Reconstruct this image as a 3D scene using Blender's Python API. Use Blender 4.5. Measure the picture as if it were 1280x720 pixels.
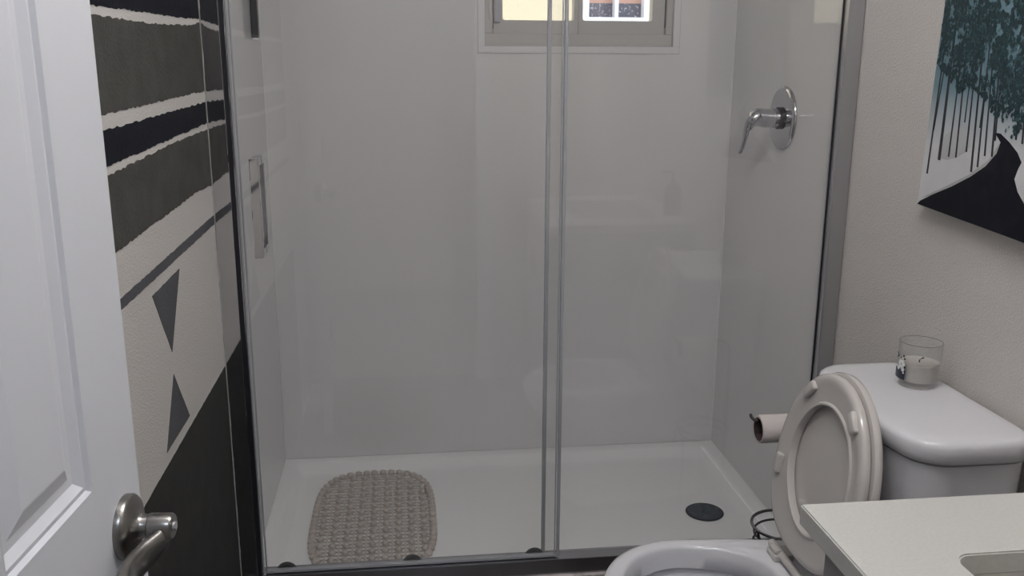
import bpy, bmesh, math, random
from mathutils import Vector, Matrix, noise
random.seed(7)
for o in list(bpy.data.objects): bpy.data.objects.remove(o)
C = bpy.context.scene.collection
S = bpy.context.scene
PI = math.pi

# ---------------------------------------------------------------- camera, world, exposure
cam_d = bpy.data.cameras.new('camera'); cam = bpy.data.objects.new('camera', cam_d); C.objects.link(cam)
R_ = Vector((0.99306993, -0.11746864, 0.00363669)); U_ = Vector((0.02472334, 0.23906045, 0.97068989))
F_ = Vector((0.11489501, 0.96387303, -0.24030796))
M = Matrix((R_, U_, -F_)).transposed().to_4x4(); M.translation = Vector((0.43037, -2.98034, 1.40563))
cam.matrix_world = M
cam_d.sensor_width = 36.0; cam_d.lens = 1146.87 * 36 / 1280; cam_d.clip_start = 0.02
S.camera = cam
S.view_settings.view_transform = 'Standard'; S.view_settings.look = 'None'
S.view_settings.gamma = 1.0; S.view_settings.use_curve_mapping = False
S.view_settings.exposure = -0.29
w = bpy.data.worlds.new('overcast_sky'); S.world = w; w.use_nodes = True
wb = w.node_tree.nodes['Background']
wb.inputs[0].default_value = (0.86, 0.93, 1.0, 1); wb.inputs[1].default_value = 2.7
BULB = 130.0      # three globes of the ceiling bar lamp
HALL_FILL = 34.0       # added unseen hall lamp, cool white fill through the doorway

# ---------------------------------------------------------------- materials
def mat(name, col, rough=0.5, metal=0.0, spec=0.5, bump=None, var=None, coat=0.0, emit=None, rvar=None):
    m = bpy.data.materials.new(name); m.use_nodes = True
    nt = m.node_tree; b = nt.nodes['Principled BSDF']
    b.inputs['Base Color'].default_value = (*col, 1); b.inputs['Roughness'].default_value = rough
    b.inputs['Metallic'].default_value = metal; b.inputs['Specular IOR Level'].default_value = spec
    b.inputs['Coat Weight'].default_value = coat; b.inputs['Coat Roughness'].default_value = 0.03
    if emit:
        b.inputs['Emission Color'].default_value = (*emit[0], 1); b.inputs['Emission Strength'].default_value = emit[1]
    tc = nt.nodes.new('ShaderNodeTexCoord')
    if bump:   # (scale, strength, distance)
        n = nt.nodes.new('ShaderNodeTexNoise'); n.inputs['Scale'].default_value = bump[0]; n.inputs['Detail'].default_value = 3
        nt.links.new(tc.outputs['Object'], n.inputs['Vector'])
        bp = nt.nodes.new('ShaderNodeBump'); bp.inputs['Strength'].default_value = bump[1]; bp.inputs['Distance'].default_value = bump[2]
        nt.links.new(n.outputs['Fac'], bp.inputs['Height']); nt.links.new(bp.outputs['Normal'], b.inputs['Normal'])
    if var:    # (scale, second colour, low, high)
        n = nt.nodes.new('ShaderNodeTexNoise'); n.inputs['Scale'].default_value = var[0]; n.inputs['Detail'].default_value = 6
        nt.links.new(tc.outputs['Object'], n.inputs['Vector'])
        r = nt.nodes.new('ShaderNodeValToRGB'); r.color_ramp.elements[0].position = var[2]; r.color_ramp.elements[1].position = var[3]
        r.color_ramp.elements[0].color = (*col, 1); r.color_ramp.elements[1].color = (*var[1], 1)
        nt.links.new(n.outputs['Fac'], r.inputs['Fac']); nt.links.new(r.outputs['Color'], b.inputs['Base Color'])
    return m
def glass(name, tint=(0.97, 0.985, 0.98), film=0.0, f0=0.04, rough=0.0):
    m = bpy.data.materials.new(name); m.use_nodes = True; nt = m.node_tree; nt.nodes.clear()
    out = nt.nodes.new('ShaderNodeOutputMaterial'); tr = nt.nodes.new('ShaderNodeBsdfTransparent')
    gl = nt.nodes.new('ShaderNodeBsdfGlossy'); gl.inputs['Roughness'].default_value = rough
    gl.inputs['Color'].default_value = (1, 1, 1, 1); tr.inputs['Color'].default_value = (*tint, 1)
    lw = nt.nodes.new('ShaderNodeLayerWeight'); lw.inputs['Blend'].default_value = 0.5
    p = nt.nodes.new('ShaderNodeMath'); p.operation = 'POWER'; p.inputs[1].default_value = 5
    nt.links.new(lw.outputs['Facing'], p.inputs[0])
    ma = nt.nodes.new('ShaderNodeMath'); ma.operation = 'MULTIPLY_ADD'; ma.inputs[1].default_value = 1 - f0; ma.inputs[2].default_value = f0
    nt.links.new(p.outputs[0], ma.inputs[0])
    mx = nt.nodes.new('ShaderNodeMixShader'); nt.links.new(ma.outputs[0], mx.inputs[0])
    src = tr
    if film:
        df = nt.nodes.new('ShaderNodeBsdfDiffuse'); df.inputs['Color'].default_value = (0.8, 0.8, 0.8, 1)
        m2 = nt.nodes.new('ShaderNodeMixShader'); m2.inputs[0].default_value = film
        nt.links.new(tr.outputs[0], m2.inputs[1]); nt.links.new(df.outputs[0], m2.inputs[2]); src = m2
    nt.links.new(src.outputs[0], mx.inputs[1]); nt.links.new(gl.outputs[0], mx.inputs[2]); nt.links.new(mx.outputs[0], out.inputs[0])
    return m
m_wall = mat('cream_wall_paint', (0.60, 0.575, 0.55), 0.8, spec=0.3, bump=(240, 0.65, 0.004))
m_ceil = mat('ceiling_white', (0.72, 0.71, 0.69), 0.8, bump=(150, 0.3, 0.002))
m_black = mat('mural_black', (0.007, 0.008, 0.014), 0.8, spec=0.15, bump=(170, 0.5, 0.003), var=(14, (0.011, 0.013, 0.020), 0.4, 0.7))
m_grey = mat('mural_charcoal', (0.058, 0.057, 0.053), 0.8, spec=0.2, bump=(170, 0.5, 0.003), var=(16, (0.082, 0.080, 0.074), 0.35, 0.75))
m_slate = mat('mural_slate', (0.085, 0.086, 0.095), 0.8, spec=0.2, bump=(170, 0.5, 0.003), var=(16, (0.10, 0.10, 0.11), 0.35, 0.75))
m_dark = mat('mural_dark', (0.030, 0.031, 0.030), 0.8, spec=0.2, bump=(170, 0.5, 0.003), var=(16, (0.040, 0.041, 0.039), 0.35, 0.75))
m_acryl = mat('shower_acrylic', (0.745, 0.742, 0.742), 0.035, spec=0.5, bump=(5, 0.006, 0.01))
m_tray = mat('tray_acrylic', (0.90, 0.905, 0.90), 0.16)
m_bead = mat('corner_bead', (0.80, 0.80, 0.79), 0.2)
m_stone = mat('curb_stone', (0.17, 0.145, 0.14), 0.35, var=(18, (0.62, 0.56, 0.55), 0.38, 0.6))
m_floor = mat('dark_floor_tile', (0.055, 0.048, 0.044), 0.35, var=(9, (0.10, 0.088, 0.08), 0.35, 0.7))
m_grout = mat('floor_grout', (0.03, 0.028, 0.027), 0.8)
m_chrome = mat('chrome', (0.66, 0.66, 0.68), 0.05, 1.0)
m_chromed = mat('satin_aluminium', (0.62, 0.62, 0.65), 0.16, 1.0)
m_alub = mat('brushed_aluminium', (0.52, 0.52, 0.545), 0.38, 1.0)
m_track = mat('track_metal', (0.42, 0.42, 0.44), 0.22, 1.0)
m_nickel = mat('brushed_nickel', (0.27, 0.26, 0.25), 0.28, 1.0)
m_gasket_gap = mat('black_gasket_and_gap', (0.012, 0.012, 0.018), 0.45)
m_rubber = mat('black_rubber', (0.02, 0.022, 0.026), 0.5)
m_seal = mat('clear_vinyl_seal', (0.34, 0.35, 0.37), 0.25)
m_valve = mat('valve_chrome', (0.55, 0.55, 0.58), 0.08, 1.0)
m_latch = mat('grey_latch', (0.36, 0.37, 0.41), 0.4)
m_hallf = mat('hall_floor', (0.42, 0.38, 0.34), 0.5)
m_glass = glass('shower_glass', (0.986, 0.985, 0.985), film=0.018)
m_cglass = glass('candle_glass', (0.965, 0.97, 0.97), f0=0.05)
m_rim = mat('glass_rim', (0.20, 0.20, 0.20), 0.1)
m_caulk = mat('jamb_caulk', (0.50, 0.49, 0.47), 0.5)
m_wglass = glass('window_glass', (0.97, 0.98, 0.98))
m_door = mat('door_white_paint', (0.67, 0.68, 0.72), 0.42, bump=(60, 0.08, 0.001))
m_porc = mat('porcelain', (0.69, 0.69, 0.72), 0.035)
m_seat = mat('seat_plastic', (0.56, 0.535, 0.515), 0.10)
m_water = mat('bowl_water', (0.12, 0.12, 0.13), 0.02)
m_counter = mat('quartz_counter', (0.54, 0.54, 0.515), 0.30, var=(220, (0.58, 0.58, 0.555), 0.4, 0.7))
m_cab = mat('grey_cabinet_lacquer', (0.30, 0.295, 0.30), 0.35)
m_basin = mat('basin_ceramic', (0.58, 0.57, 0.54), 0.12)
m_wax = mat('candle_wax', (0.46, 0.435, 0.405), 0.55)
m_wick = mat('wick', (0.03, 0.028, 0.025), 0.9)
m_navy = mat('label_navy', (0.012, 0.018, 0.035), 0.4)
m_print = mat('label_white', (0.72, 0.73, 0.75), 0.5)
m_tissue = mat('tissue_paper', (0.62, 0.57, 0.55), 0.9, bump=(90, 0.4, 0.001))
m_card = mat('cardboard_core', (0.07, 0.05, 0.045), 0.9)
m_wire = mat('dark_chrome_wire', (0.25, 0.25, 0.26), 0.22, 1.0)
m_mat = mat('taupe_vinyl', (0.53, 0.475, 0.43), 0.30)
m_drain = mat('drain_metal', (0.040, 0.052, 0.075), 0.4, 0.3, var=(70, (0.10, 0.12, 0.15), 0.45, 0.7))
m_draink = mat('drain_rim', (0.02, 0.025, 0.035), 0.35, 0.4)
m_frame = mat('window_aluminium', (0.50, 0.49, 0.47), 0.42)
m_yellow = mat('yellow_stucco', (0.85, 0.74, 0.53), 0.9, bump=(40, 0.4, 0.01))
m_nwhite = mat('white_vinyl_frame', (0.86, 0.85, 0.90), 0.5)
m_npane = mat('speckled_pane', (0.09, 0.09, 0.13), 0.5, var=(85, (0.62, 0.60, 0.70), 0.56, 0.70))
m_npink = mat('salmon_shade', (0.62, 0.36, 0.28), 0.6)
m_bulb = mat('lit_bulb', (0.9, 0.9, 0.9), 0.4, emit=((1.0, 0.982, 0.985), BULB))
m_hall_fill = mat('hall_fill_glow', (0.9, 0.9, 0.9), 0.4, emit=((0.80, 0.89, 1.0), HALL_FILL))
m_soap = mat('soap_bottle_plastic', (0.03, 0.03, 0.035), 0.25)

# ---------------------------------------------------------------- mesh helpers (world coordinates)
def bx(bm, x0, x1, y0, y1, z0, z1, bev=0.0, seg=2):
    g = bmesh.new() if bev else bm
    vs = [g.verts.new((x, y, z)) for x in (x0, x1) for y in (y0, y1) for z in (z0, z1)]
    for f in ((0, 1, 3, 2), (4, 6, 7, 5), (0, 4, 5, 1), (2, 3, 7, 6), (0, 2, 6, 4), (1, 5, 7, 3)): g.faces.new([vs[i] for i in f])
    if bev:
        bmesh.ops.bevel(g, geom=list(g.edges), offset=bev, segments=seg, profile=0.5, affect='EDGES')
        me = bpy.data.meshes.new('t'); g.to_mesh(me); g.free(); bm.from_mesh(me); bpy.data.meshes.remove(me)
    return bm
def box(*a, **k): return bx(bmesh.new(), *a, **k)
def basis(d):
    d = d.normalized(); a = Vector((0, 0, 1)) if abs(d.z) < 0.9 else Vector((1, 0, 0))
    u = d.cross(a).normalized(); return u, u.cross(d).normalized()
def tube(bm, pts, r, n=12, closed=False, flat=None):
    pts = [Vector(p) for p in pts]; rings = []; N = len(pts)
    rr = r if isinstance(r, (list, tuple)) else [r] * N
    for i, p in enumerate(pts):
        if closed: d = pts[(i + 1) % N] - pts[i - 1]
        else: d = pts[min(i + 1, N - 1)] - pts[max(i - 1, 0)]
        u, v = basis(d)
        rings.append([bm.verts.new(p + (u * math.cos(2 * PI * k / n) + v * math.sin(2 * PI * k / n)) * rr[i]) for k in range(n)])
    for i in range(N if closed else N - 1):
        A, B = rings[i], rings[(i + 1) % N]
        for k in range(n): bm.faces.new((A[k], A[(k + 1) % n], B[(k + 1) % n], B[k]))
    if not closed: bm.faces.new(rings[0][::-1]); bm.faces.new(rings[-1])
    return bm
def lathe(bm, prof, mtx, n=32, cap0=True, cap1=True):   # prof: (r, h) about local Z
    rings = []
    for r, h in prof:
        if r < 1e-6: rings.append([bm.verts.new(mtx @ Vector((0, 0, h)))])
        else: rings.append([bm.verts.new(mtx @ Vector((r * math.cos(2 * PI * k / n), r * math.sin(2 * PI * k / n), h))) for k in range(n)])
    for A, B in zip(rings, rings[1:]):
        for k in range(n):
            a = [A[k % len(A)], A[(k + 1) % len(A)], B[(k + 1) % len(B)], B[k % len(B)]]
            u = []
            for q in a:
                if q not in u: u.append(q)
            if len(u) > 2: bm.faces.new(u)
    if cap0 and len(rings[0]) > 2: bm.faces.new(rings[0][::-1])
    if cap1 and len(rings[-1]) > 2: bm.faces.new(rings[-1])
    return bm
def loft(bm, rings, cap0=True, cap1=True):
    V = [[bm.verts.new(p) for p in r] for r in rings]
    n = len(V[0])
    for A, B in zip(V, V[1:]):
        for k in range(n): bm.faces.new((A[k], A[(k + 1) % n], B[(k + 1) % n], B[k]))
    if cap0: bm.faces.new(V[0][::-1])
    if cap1: bm.faces.new(V[-1])
    return bm
def T(x, y, z): return Matrix.Translation((x, y, z))
def prism(bm, poly, fn0, fn1):      # polygon points mapped by two functions (bottom, top)
    return loft(bm, [[fn0(*p) for p in poly], [fn1(*p) for p in poly]])
def rrect(x0, x1, y0, y1, r, n=6):
    out = []
    for cx, cy, a in ((x1 - r, y1 - r, 0), (x0 + r, y1 - r, 90), (x0 + r, y0 + r, 180), (x1 - r, y0 + r, 270)):
        for k in range(n + 1):
            t = math.radians(a + 90 * k / n); out.append((cx + r * math.cos(t), cy + r * math.sin(t)))
    return out
def link(name, bm, m, parent=None, smooth=False, sharp=40):
    bmesh.ops.recalc_face_normals(bm, faces=bm.faces)
    me = bpy.data.meshes.new(name); bm.to_mesh(me); bm.free(); me.materials.append(m)
    if smooth:
        for p in me.polygons: p.use_smooth = True
        me.set_sharp_from_angle(angle=math.radians(sharp))
    o = bpy.data.objects.new(name, me); C.objects.link(o)
    if parent:
        o.parent = parent
        if parent.type == 'EMPTY': o.matrix_parent_inverse = Matrix.Translation(-parent.location)
    return o
def tag(o, label=None, cat=None, group=None, kind=None):
    for k, v in (('label', label), ('category', cat), ('group', group), ('kind', kind)):
        if v: o[k] = v
    return o
def thing(name, label, cat, loc, group=None, kind=None):
    o = bpy.data.objects.new(name, None); C.objects.link(o); o.location = loc; o.empty_display_size = 0.05
    return tag(o, label, cat, group, kind)
def struct(name, bm, m, label, cat, smooth=False):
    return tag(link(name, bm, m, None, smooth), label, cat, None, 'structure')

W = 1.52; GY = -0.845; CEIL = 2.42; FY = -2.65       # room width, front of the shower frame, ceiling, face of front wall
WX0, WX1, WZ0, WZ1 = 0.696, 1.305, 1.451, 1.98       # window opening

# ---------------------------------------------------------------- room shell
fl = thing('floor', 'dark brown grey floor tiles between the toilet and shower curb', 'floor', (0.76, -1.8, 0), kind='structure')
link('grout_bed', box(0, W, FY - 0.06, 0.0, -0.06, -0.004), m_grout, fl)
struct('floor_hall', box(-0.7, 1.9, -4.4, FY - 0.0602, -0.06, 0), m_hallf, 'pale floor of the hall outside the doorway', 'floor')
tm = bmesh.new(); bx(tm, -0.149, 0.149, -0.149, 0.149, -0.012, 0, 0.0015, 1)
t0 = link('floor_tile', tm, m_floor, fl); k = 0
for j in range(6):
    for i in range(5):
        o = t0 if k == 0 else t0.copy()
        if k: C.objects.link(o)
        o.location = (0.152 + 0.304 * i, -1.02 - 0.304 * j, 0.0); k += 1
wl = struct('wall_left', box(-0.1, 0, FY - 0.12, 0.12, 0, CEIL), m_wall, 'cream textured wall with a painted black and grey mural', 'wall')
struct('wall_right', box(W, W + 0.1, FY - 0.12, 0.12, 0, CEIL), m_wall, 'cream textured wall behind the toilet tank and canvas', 'wall')
bm = bmesh.new()
for a in ((0, WX0, 0, CEIL), (WX1, W, 0, CEIL), (WX0, WX1, 0, WZ0), (WX0, WX1, WZ1, CEIL)): bx(bm, a[0], a[1], 0.009, 0.12, a[2], a[3])
struct('wall_back', bm, m_wall, 'outer wall behind the shower panel holding the window', 'wall')
bm = bmesh.new()
for a in ((-0.0, 0.07, 0, CEIL), (0.745, W, 0, CEIL), (0.07, 0.745, 2.06, CEIL)): bx(bm, a[0], a[1], FY - 0.12, FY, a[2], a[3])
struct('wall_front', bm, m_wall, 'cream wall with the doorway facing the shower', 'wall')
struct('ceiling', box(-0.7, 1.9, -4.4, 0.12, CEIL, CEIL + 0.1), m_ceil, 'flat white bathroom ceiling', 'ceiling')
bm = bmesh.new(); bx(bm, -0.8, -0.7, -4.4, FY - 0.12, 0, CEIL); bx(bm, 1.9, 2.0, -4.4, FY - 0.12, 0, CEIL); bx(bm, -0.8, 2.0, -4.5, -4.4, 0, CEIL)
bx(bm, -0.8, -0.1, FY - 0.12, FY, 0, CEIL); bx(bm, W + 0.1, 2.0, FY - 0.12, FY, 0, CEIL)
struct('wall_hall', bm, m_wall, 'cream hall wall outside the bathroom doorway', 'wall')
bm = bmesh.new()
for a in ((0.01, 0.07, 0, 2.12), (0.745, 0.805, 0, 2.12), (0.07, 0.745, 2.06, 2.12)): bx(bm, a[0], a[1], FY, FY + 0.015, a[2], a[3], 0.003)
struct('trim_1', bm, m_door, 'white casing around the bathroom doorway', 'door casing')

# painted mural: thin coats of paint on the left wall
def ragged(pts, j):     # subdivide and roughen hand-painted edges; pts in (y, z)
    out = []
    for a, b in zip(pts, pts[1:] + pts[:1]):
        L = math.hypot(b[0] - a[0], b[1] - a[1]); n = max(1, int(L / 0.012))
        for i in range(n):
            t = i / n; q = j if i else 0
            out.append((a[0] + (b[0] - a[0]) * t + random.uniform(-q, q) * 0.5, a[1] + (b[1] - a[1]) * t + random.uniform(-q, q)))
    return out
E0 = GY - 0.004; E1 = -2.25
def paint(name, pts, m, j=0.0018):
    bm = bmesh.new(); P = ragged(pts, j)
    prism(bm, P, lambda y, z: (0.0, y, z), lambda y, z: (0.0008, y, z))
    return link(name, bm, m, wl)
paint('paint_band', [(E0, 1.492), (-1.0, 1.487), (-1.573, 1.48), (E1, 1.48), (E1, 1.74), (E0, 1.74)], m_black)
paint('paint_band', [(E0, 1.484), (-0.92, 1.476), (-1.0, 1.473), (-1.245, 1.467), (-1.574, 1.467), (E1, 1.467), (E1, 1.325), (-1.571, 1.327), (-1.336, 1.331), (-1.08, 1.336), (E0, 1.338)], m_grey)
paint('paint_band', [(E0, 1.315), (-1.568, 1.305), (E1, 1.302), (E1, 1.251), (-1.567, 1.253), (-1.251, 1.26), (E0, 1.269)], m_black)
paint('paint_band', [(E0, 1.255), (-1.156, 1.253), (-1.568, 1.240), (E1, 1.238), (E1, 1.122), (-1.569, 1.125), (-1.004, 1.136), (E0, 1.131)], m_grey)
paint('paint_stripe', [(E0, 1.063), (-1.571, 1.053), (E1, 1.051), (E1, 1.033), (-1.571, 1.036), (E0, 1.042)], m_slate, 0.0009)
paint('paint_triangle', [(-1.202, 1.017), (-1.403, 1.014), (-1.307, 0.883)], m_slate, 0.0006)
paint('paint_triangle', [(-1.31, 0.841), (-1.219, 0.723), (-1.402, 0.725)], m_slate, 0.0006)
paint('paint_dado', [(E0, 0.701), (-1.396, 0.701), (E1, 0.70), (E1, 0.0), (E0, 0.0)], m_dark, 0.0006)

# shower surround panels
bm = bmesh.new()
for a in ((0.008, WX0, 0.0785, 2.15), (WX1, W - 0.008, 0.0785, 2.15), (WX0, WX1, 0.0785, WZ0), (WX0, WX1, WZ1, 2.15)): bx(bm, a[0], a[1], 0.0, 0.009, a[2], a[3])
struct('wall_shower_back', bm, m_acryl, 'glossy pale grey shower panel below the window', 'shower wall')
struct('wall_shower_left', box(0, 0.008, -0.80, 0.009, 0.0785, 2.15), m_acryl, 'glossy pale grey shower panel beside the hanging black handle', 'shower wall')
struct('wall_shower_right', box(W - 0.008, W, -0.80, 0.009, 0.0785, 2.15), m_acryl, 'glossy pale grey shower panel carrying the chrome valve', 'shower wall')
bm = tube(bmesh.new(), [(W - 0.009, -0.001, 0.079), (W - 0.009, -0.001, 2.15)], 0.0035, 8)
struct('trim_2', bm, m_bead, 'pale caulk line in the shower corner near the valve', 'trim', True)
bm = tube(bmesh.new(), [(0.009, -0.001, 0.079), (0.009, -0.001, 2.15)], 0.002, 8)
struct('trim_3', bm, m_acryl, 'thin caulk line in the shower corner beside the black handle', 'trim', True)

# ---------------------------------------------------------------- window
wn = thing('window_1', 'grey aluminium sliding window set in the shower back wall', 'window', (1.0, 0.03, WZ0), kind='structure')
tw = 0.021
for a in ((WX0 - tw, WX1 + tw, WZ0 - tw, WZ0), (WX0 - tw, WX1 + tw, WZ1, WZ1 + tw), (WX0 - tw, WX0, WZ0 + .0006, WZ1 - .0006), (WX1, WX1 + tw, WZ0 + .0006, WZ1 - .0006)):
    link('edge_trim', box(a[0], a[1], -0.003, -0.0012, a[2], a[3]), m_acryl, wn)
    link('trim_seam', box(a[0] - .0016, a[1] + .0016, -0.0011, -0.0001, a[2] - .0016, a[3] + .0016), m_latch, wn)
def wpart(name, x0, x1, z0, z1, y0, y1, bev=0.002, m=m_frame): return link(name, box(x0, x1, y0, y1, z0, z1, bev, 1), m, wn)
wpart('frame_sill', WX0, WX1, WZ0, 1.490, 0.010, 0.090)
wpart('frame_sill_lip', WX0 + .002, WX1 - .002, WZ0, 1.458, 0.003, 0.010, 0.001)
wpart('frame_head', WX0, WX1, WZ1 - 0.035, WZ1, 0.010, 0.090)
wpart('frame_jamb', WX0, 0.7225, 1.490, WZ1 - 0.035, 0.010, 0.090); wpart('frame_jamb', 1.284, WX1, 1.490, WZ1 - 0.035, 0.010, 0.090)
wpart('jamb_gap', 0.7227, 0.7252, 1.505, WZ1 - 0.037, 0.016, 0.06, 0.0, m_gasket_gap); wpart('jamb_gap', 1.2802, 1.2838, 1.510, WZ1 - 0.037, 0.016, 0.06, 0.0, m_gasket_gap)
for x0, x1, gx0, gx1 in ((0.7255, 0.9975, 0.755, 0.984), (0.9985, 1.280, 1.012, 1.240)):
    s = bmesh.new()
    outer = rrect(x0, x1, 1.4905, WZ1 - 0.036, 0.002, 5); inner = rrect(gx0, gx1, 1.531, WZ1 - 0.075, 0.008, 5)
    n = len(outer)
    R = [[(p[0], 0.062, p[1]) for p in outer], [(p[0], 0.022, p[1]) for p in outer], [(p[0], 0.022, p[1]) for p in inner], [(p[0], 0.062, p[1]) for p in inner]]
    V = [[s.verts.new(p) for p in r] for r in R]
    for a, b in ((0, 1), (1, 2), (2, 3), (3, 0)):
        for k in range(n): s.faces.new((V[a][k], V[a][(k + 1) % n], V[b][(k + 1) % n], V[b][k]))
    so = link('sash', s, m_frame, wn)
    link('pane', box(gx0 - 0.006, gx1 + 0.006, 0.040, 0.044, 1.526, WZ1 - 0.07), m_wglass, so)
lt = wpart('latch', 0.7262, 0.7465, 1.523, 1.66, 0.004, 0.0215, 0.003, m_latch)
link('keeper', box(0.7105, 0.7195, 0.003, 0.0098, 1.533, 1.60, 0.001, 1), m_frame, lt)

# ---------------------------------------------------------------- neighbour outside
nb = thing('neighbouring_house', 'sunny yellow stucco house wall outside the bathroom window', 'house', (1.2, 1.3, -1))
bm = bmesh.new()
for a in ((-3, 1.225, -1, 4), (1.60, 5, -1, 4), (1.225, 1.60, -1, 1.555), (1.225, 1.60, 2.45, 4)): bx(bm, a[0], a[1], 1.3, 1.5, a[2], a[3])
link('stucco_wall', bm, m_yellow, nb)
hw = link('house_window_frame', bx(bx(bx(bx(bx(bmesh.new(), 1.225, 1.285, 1.28, 1.36, 1.555, 2.45), 1.54, 1.60, 1.28, 1.36, 1.555, 2.45), 1.285, 1.54, 1.28, 1.36, 1.555, 1.60), 1.285, 1.54, 1.28, 1.36, 2.40, 2.45), 1.405, 1.422, 1.285, 1.36, 1.60, 2.40), m_nwhite, nb)
for x0, x1 in ((1.285, 1.405), (1.422, 1.54)):
    p = link('house_pane', box(x0, x1, 1.34, 1.35, 1.60, 1.664), m_npane, nb)
    link('house_blind', box(x0, x1, 1.34, 1.35, 1.664, 2.40), m_npink, nb)

# ---------------------------------------------------------------- shower tray
tr = thing('shower_tray', 'white acrylic shower tray with raised ledge and dark drain', 'shower tray', (0.76, -0.42, 0))
def rr3(x0, x1, y0, y1, z, r): return [(p[0], p[1], z) for p in rrect(x0, x1, y0, y1, r, 8)]
X0, X1, Y0, Y1 = 0.001, W - 0.001, -0.80, -0.0005
bm = loft(bmesh.new(), [rr3(X0, X1, Y0, Y1, 0.001, 0.002), rr3(X0, X1, Y0, Y1, 0.0775, 0.002), rr3(X0 + .045, X1 - .045, Y0 + .03, Y1 - .040, 0.0772, 0.02),
     rr3(X0 + .050, X1 - .050, Y0 + .033, Y1 - .046, 0.0750, 0.022), rr3(X0 + .068, X1 - .068, Y0 + .045, Y1 - .066, 0.0550, 0.035), rr3(X0 + .078, X1 - .078, Y0 + .05, Y1 - .078, 0.0515, 0.04), rr3(X0 + .10, X1 - .10, Y0 + .06, Y1 - .10, 0.0508, 0.05),
     rr3(X0 + .25, X1 - .25, Y0 + .2, Y1 - .25, 0.050, 0.05)], True, True)
link('tray', bm, m_tray, tr, True, 35)
link('curb', box(0.001, W - 0.001, -0.862, -0.8005, 0.001, 0.0975, 0.002, 1), m_stone, tr)
DC = (1.332, -0.478, 0.0508)
dr = link('drain', lathe(bmesh.new(), [(0.0, 0), (0.0575, 0), (0.0585, 0.002), (0.056, 0.0038), (0.0525, 0.0034), (0.0, 0.0034)], T(*DC), 40), m_draink, tr, True)
link('drain_cover', lathe(bmesh.new(), [(0.0, 0.0034), (0.052, 0.0034), (0.051, 0.0044), (0.008, 0.0056), (0.006, 0.0095), (0.0, 0.0105)], T(*DC), 40), m_drain, dr, True)

# ---------------------------------------------------------------- shower enclosure (fixed)
en = thing('shower_enclosure', 'chrome framed shower screen with fixed glass panel', 'shower screen', (0.76, -0.83, 0.098))
link('wall_jamb', box(0.0022, 0.0405, GY, -0.803, 0.1405, 1.96, 0.0006, 1), m_chrome, en)
link('dark_jamb_gap', box(0.0408, 0.0495, GY + .008, -0.803, 0.1405, 1.96), m_gasket_gap, en)  # solid black strip standing in for the shaded recess beside the jamb
link('jamb_lip', box(0.0497, 0.0535, GY + .004, -0.803, 0.1405, 1.96, 0.001, 1), m_chromed, en, True)
link('wall_jamb', box(1.478, W - 0.0022, GY, -0.803, 0.1405, 1.96, 0.0012, 1), m_alub, en)
link('track', box(0.0022, W - 0.0022, -0.853, -0.803, 0.098, 0.140), m_track, en)
link('track_lip', box(0.0022, W - 0.0022, -0.852, -0.846, 0.1402, 0.1415), m_track, en)
link('header', box(0.0022, W - 0.0022, -0.860, -0.800, 1.961, 2.01, 0.003), m_chrome, en)
fp = link('fixed_pane', box(0.778, 1.4775, -0.817, -0.809, 0.141, 1.96), m_glass, en)
link('pane_edge_seal', box(0.7690, 0.7778, -0.820, -0.806, 0.141, 1.96, 0.001, 1), m_seal, en)
link('edge_gasket', box(1.4745, 1.4775, -0.8205, -0.8175, 0.141, 1.96), m_gasket_gap, en)
for x in (0.0012,):
    bm = bmesh.new(); pts = []
    n = 130
    for i in range(n):
        z = 0.11 + i * (1.74 - 0.11) / n
        pts.append((0.0018 + random.uniform(-.0006, .0006), GY - 0.0012 + random.uniform(-.001, .001), z))
    tube(bm, pts, [0.0012 * random.uniform(0.15, 1.2) for _ in pts], 6); link('caulk_bead', bm, m_caulk, en)

# ---------------------------------------------------------------- sliding glass door
sd = thing('sliding_glass_door', 'clear sliding shower door with square chrome pull', 'shower door', (0.43, -0.835, 0.143))
link('pane', box(0.058, 0.805, -0.839, -0.831, 0.150, 1.955), m_glass, sd)
link('edge_seal', box(0.0540, 0.0578, -0.842, -0.829, 0.150, 1.955, 0.001, 1), m_seal, sd)
link('edge_seal', box(0.0615, 0.0655, -0.8425, -0.8392, 0.150, 1.955, 0.001, 1), m_seal, sd)
link('edge_seal', box(0.8052, 0.8130, -0.8415, -0.8285, 0.150, 1.955, 0.001, 1), m_seal, sd)
link('edge_seal', box(0.7985, 0.8015, -0.8425, -0.8392, 0.150, 1.955, 0.0008, 1), m_seal, sd)
link('bottom_rail', box(0.060, 0.805, -0.842, -0.828, 0.1435, 0.1495), m_seal, sd)
hd = link('pull_handle', box(0.0915, 0.1115, -0.886, -0.875, 0.968, 1.193, 0.0012, 1), m_chrome, sd)
for z0 in (0.968, 1.175): link('handle_post', box(0.0915, 0.1115, -0.8745, -0.8395, z0, z0 + 0.018, 0.001, 1), m_chrome, hd)
h2 = link('inner_pull_handle', box(0.0915, 0.1115, -0.803, -0.792, 0.968, 1.193, 0.0012, 1), m_chrome, sd)
for z0 in (0.968, 1.175): link('handle_post', box(0.0915, 0.1115, -0.8305, -0.8032, z0, z0 + 0.018, 0.001, 1), m_chrome, h2)
RX = Matrix.Rotation(PI / 2, 4, 'X')
for x in (0.110, 0.430, 0.750):
    rl = link('roller', lathe(bmesh.new(), [(0.0, -0.004), (0.020, -0.004), (0.021, -0.006), (0.026, -0.006), (0.027, -0.004), (0.027, 0.006), (0.0, 0.006)], T(x, -0.8225, 0.132) @ RX.inverted(), 36), m_rubber, sd, True)
    b = bmesh.new(); bx(b, x - 0.002, x + 0.002, -0.8285, -0.8267, 0.132, 0.152); bx(b, x - 0.018, x + 0.018, -0.8285, -0.8267, 0.1425, 0.1455)
    link('roller_spoke', b, m_wire, rl)
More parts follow.
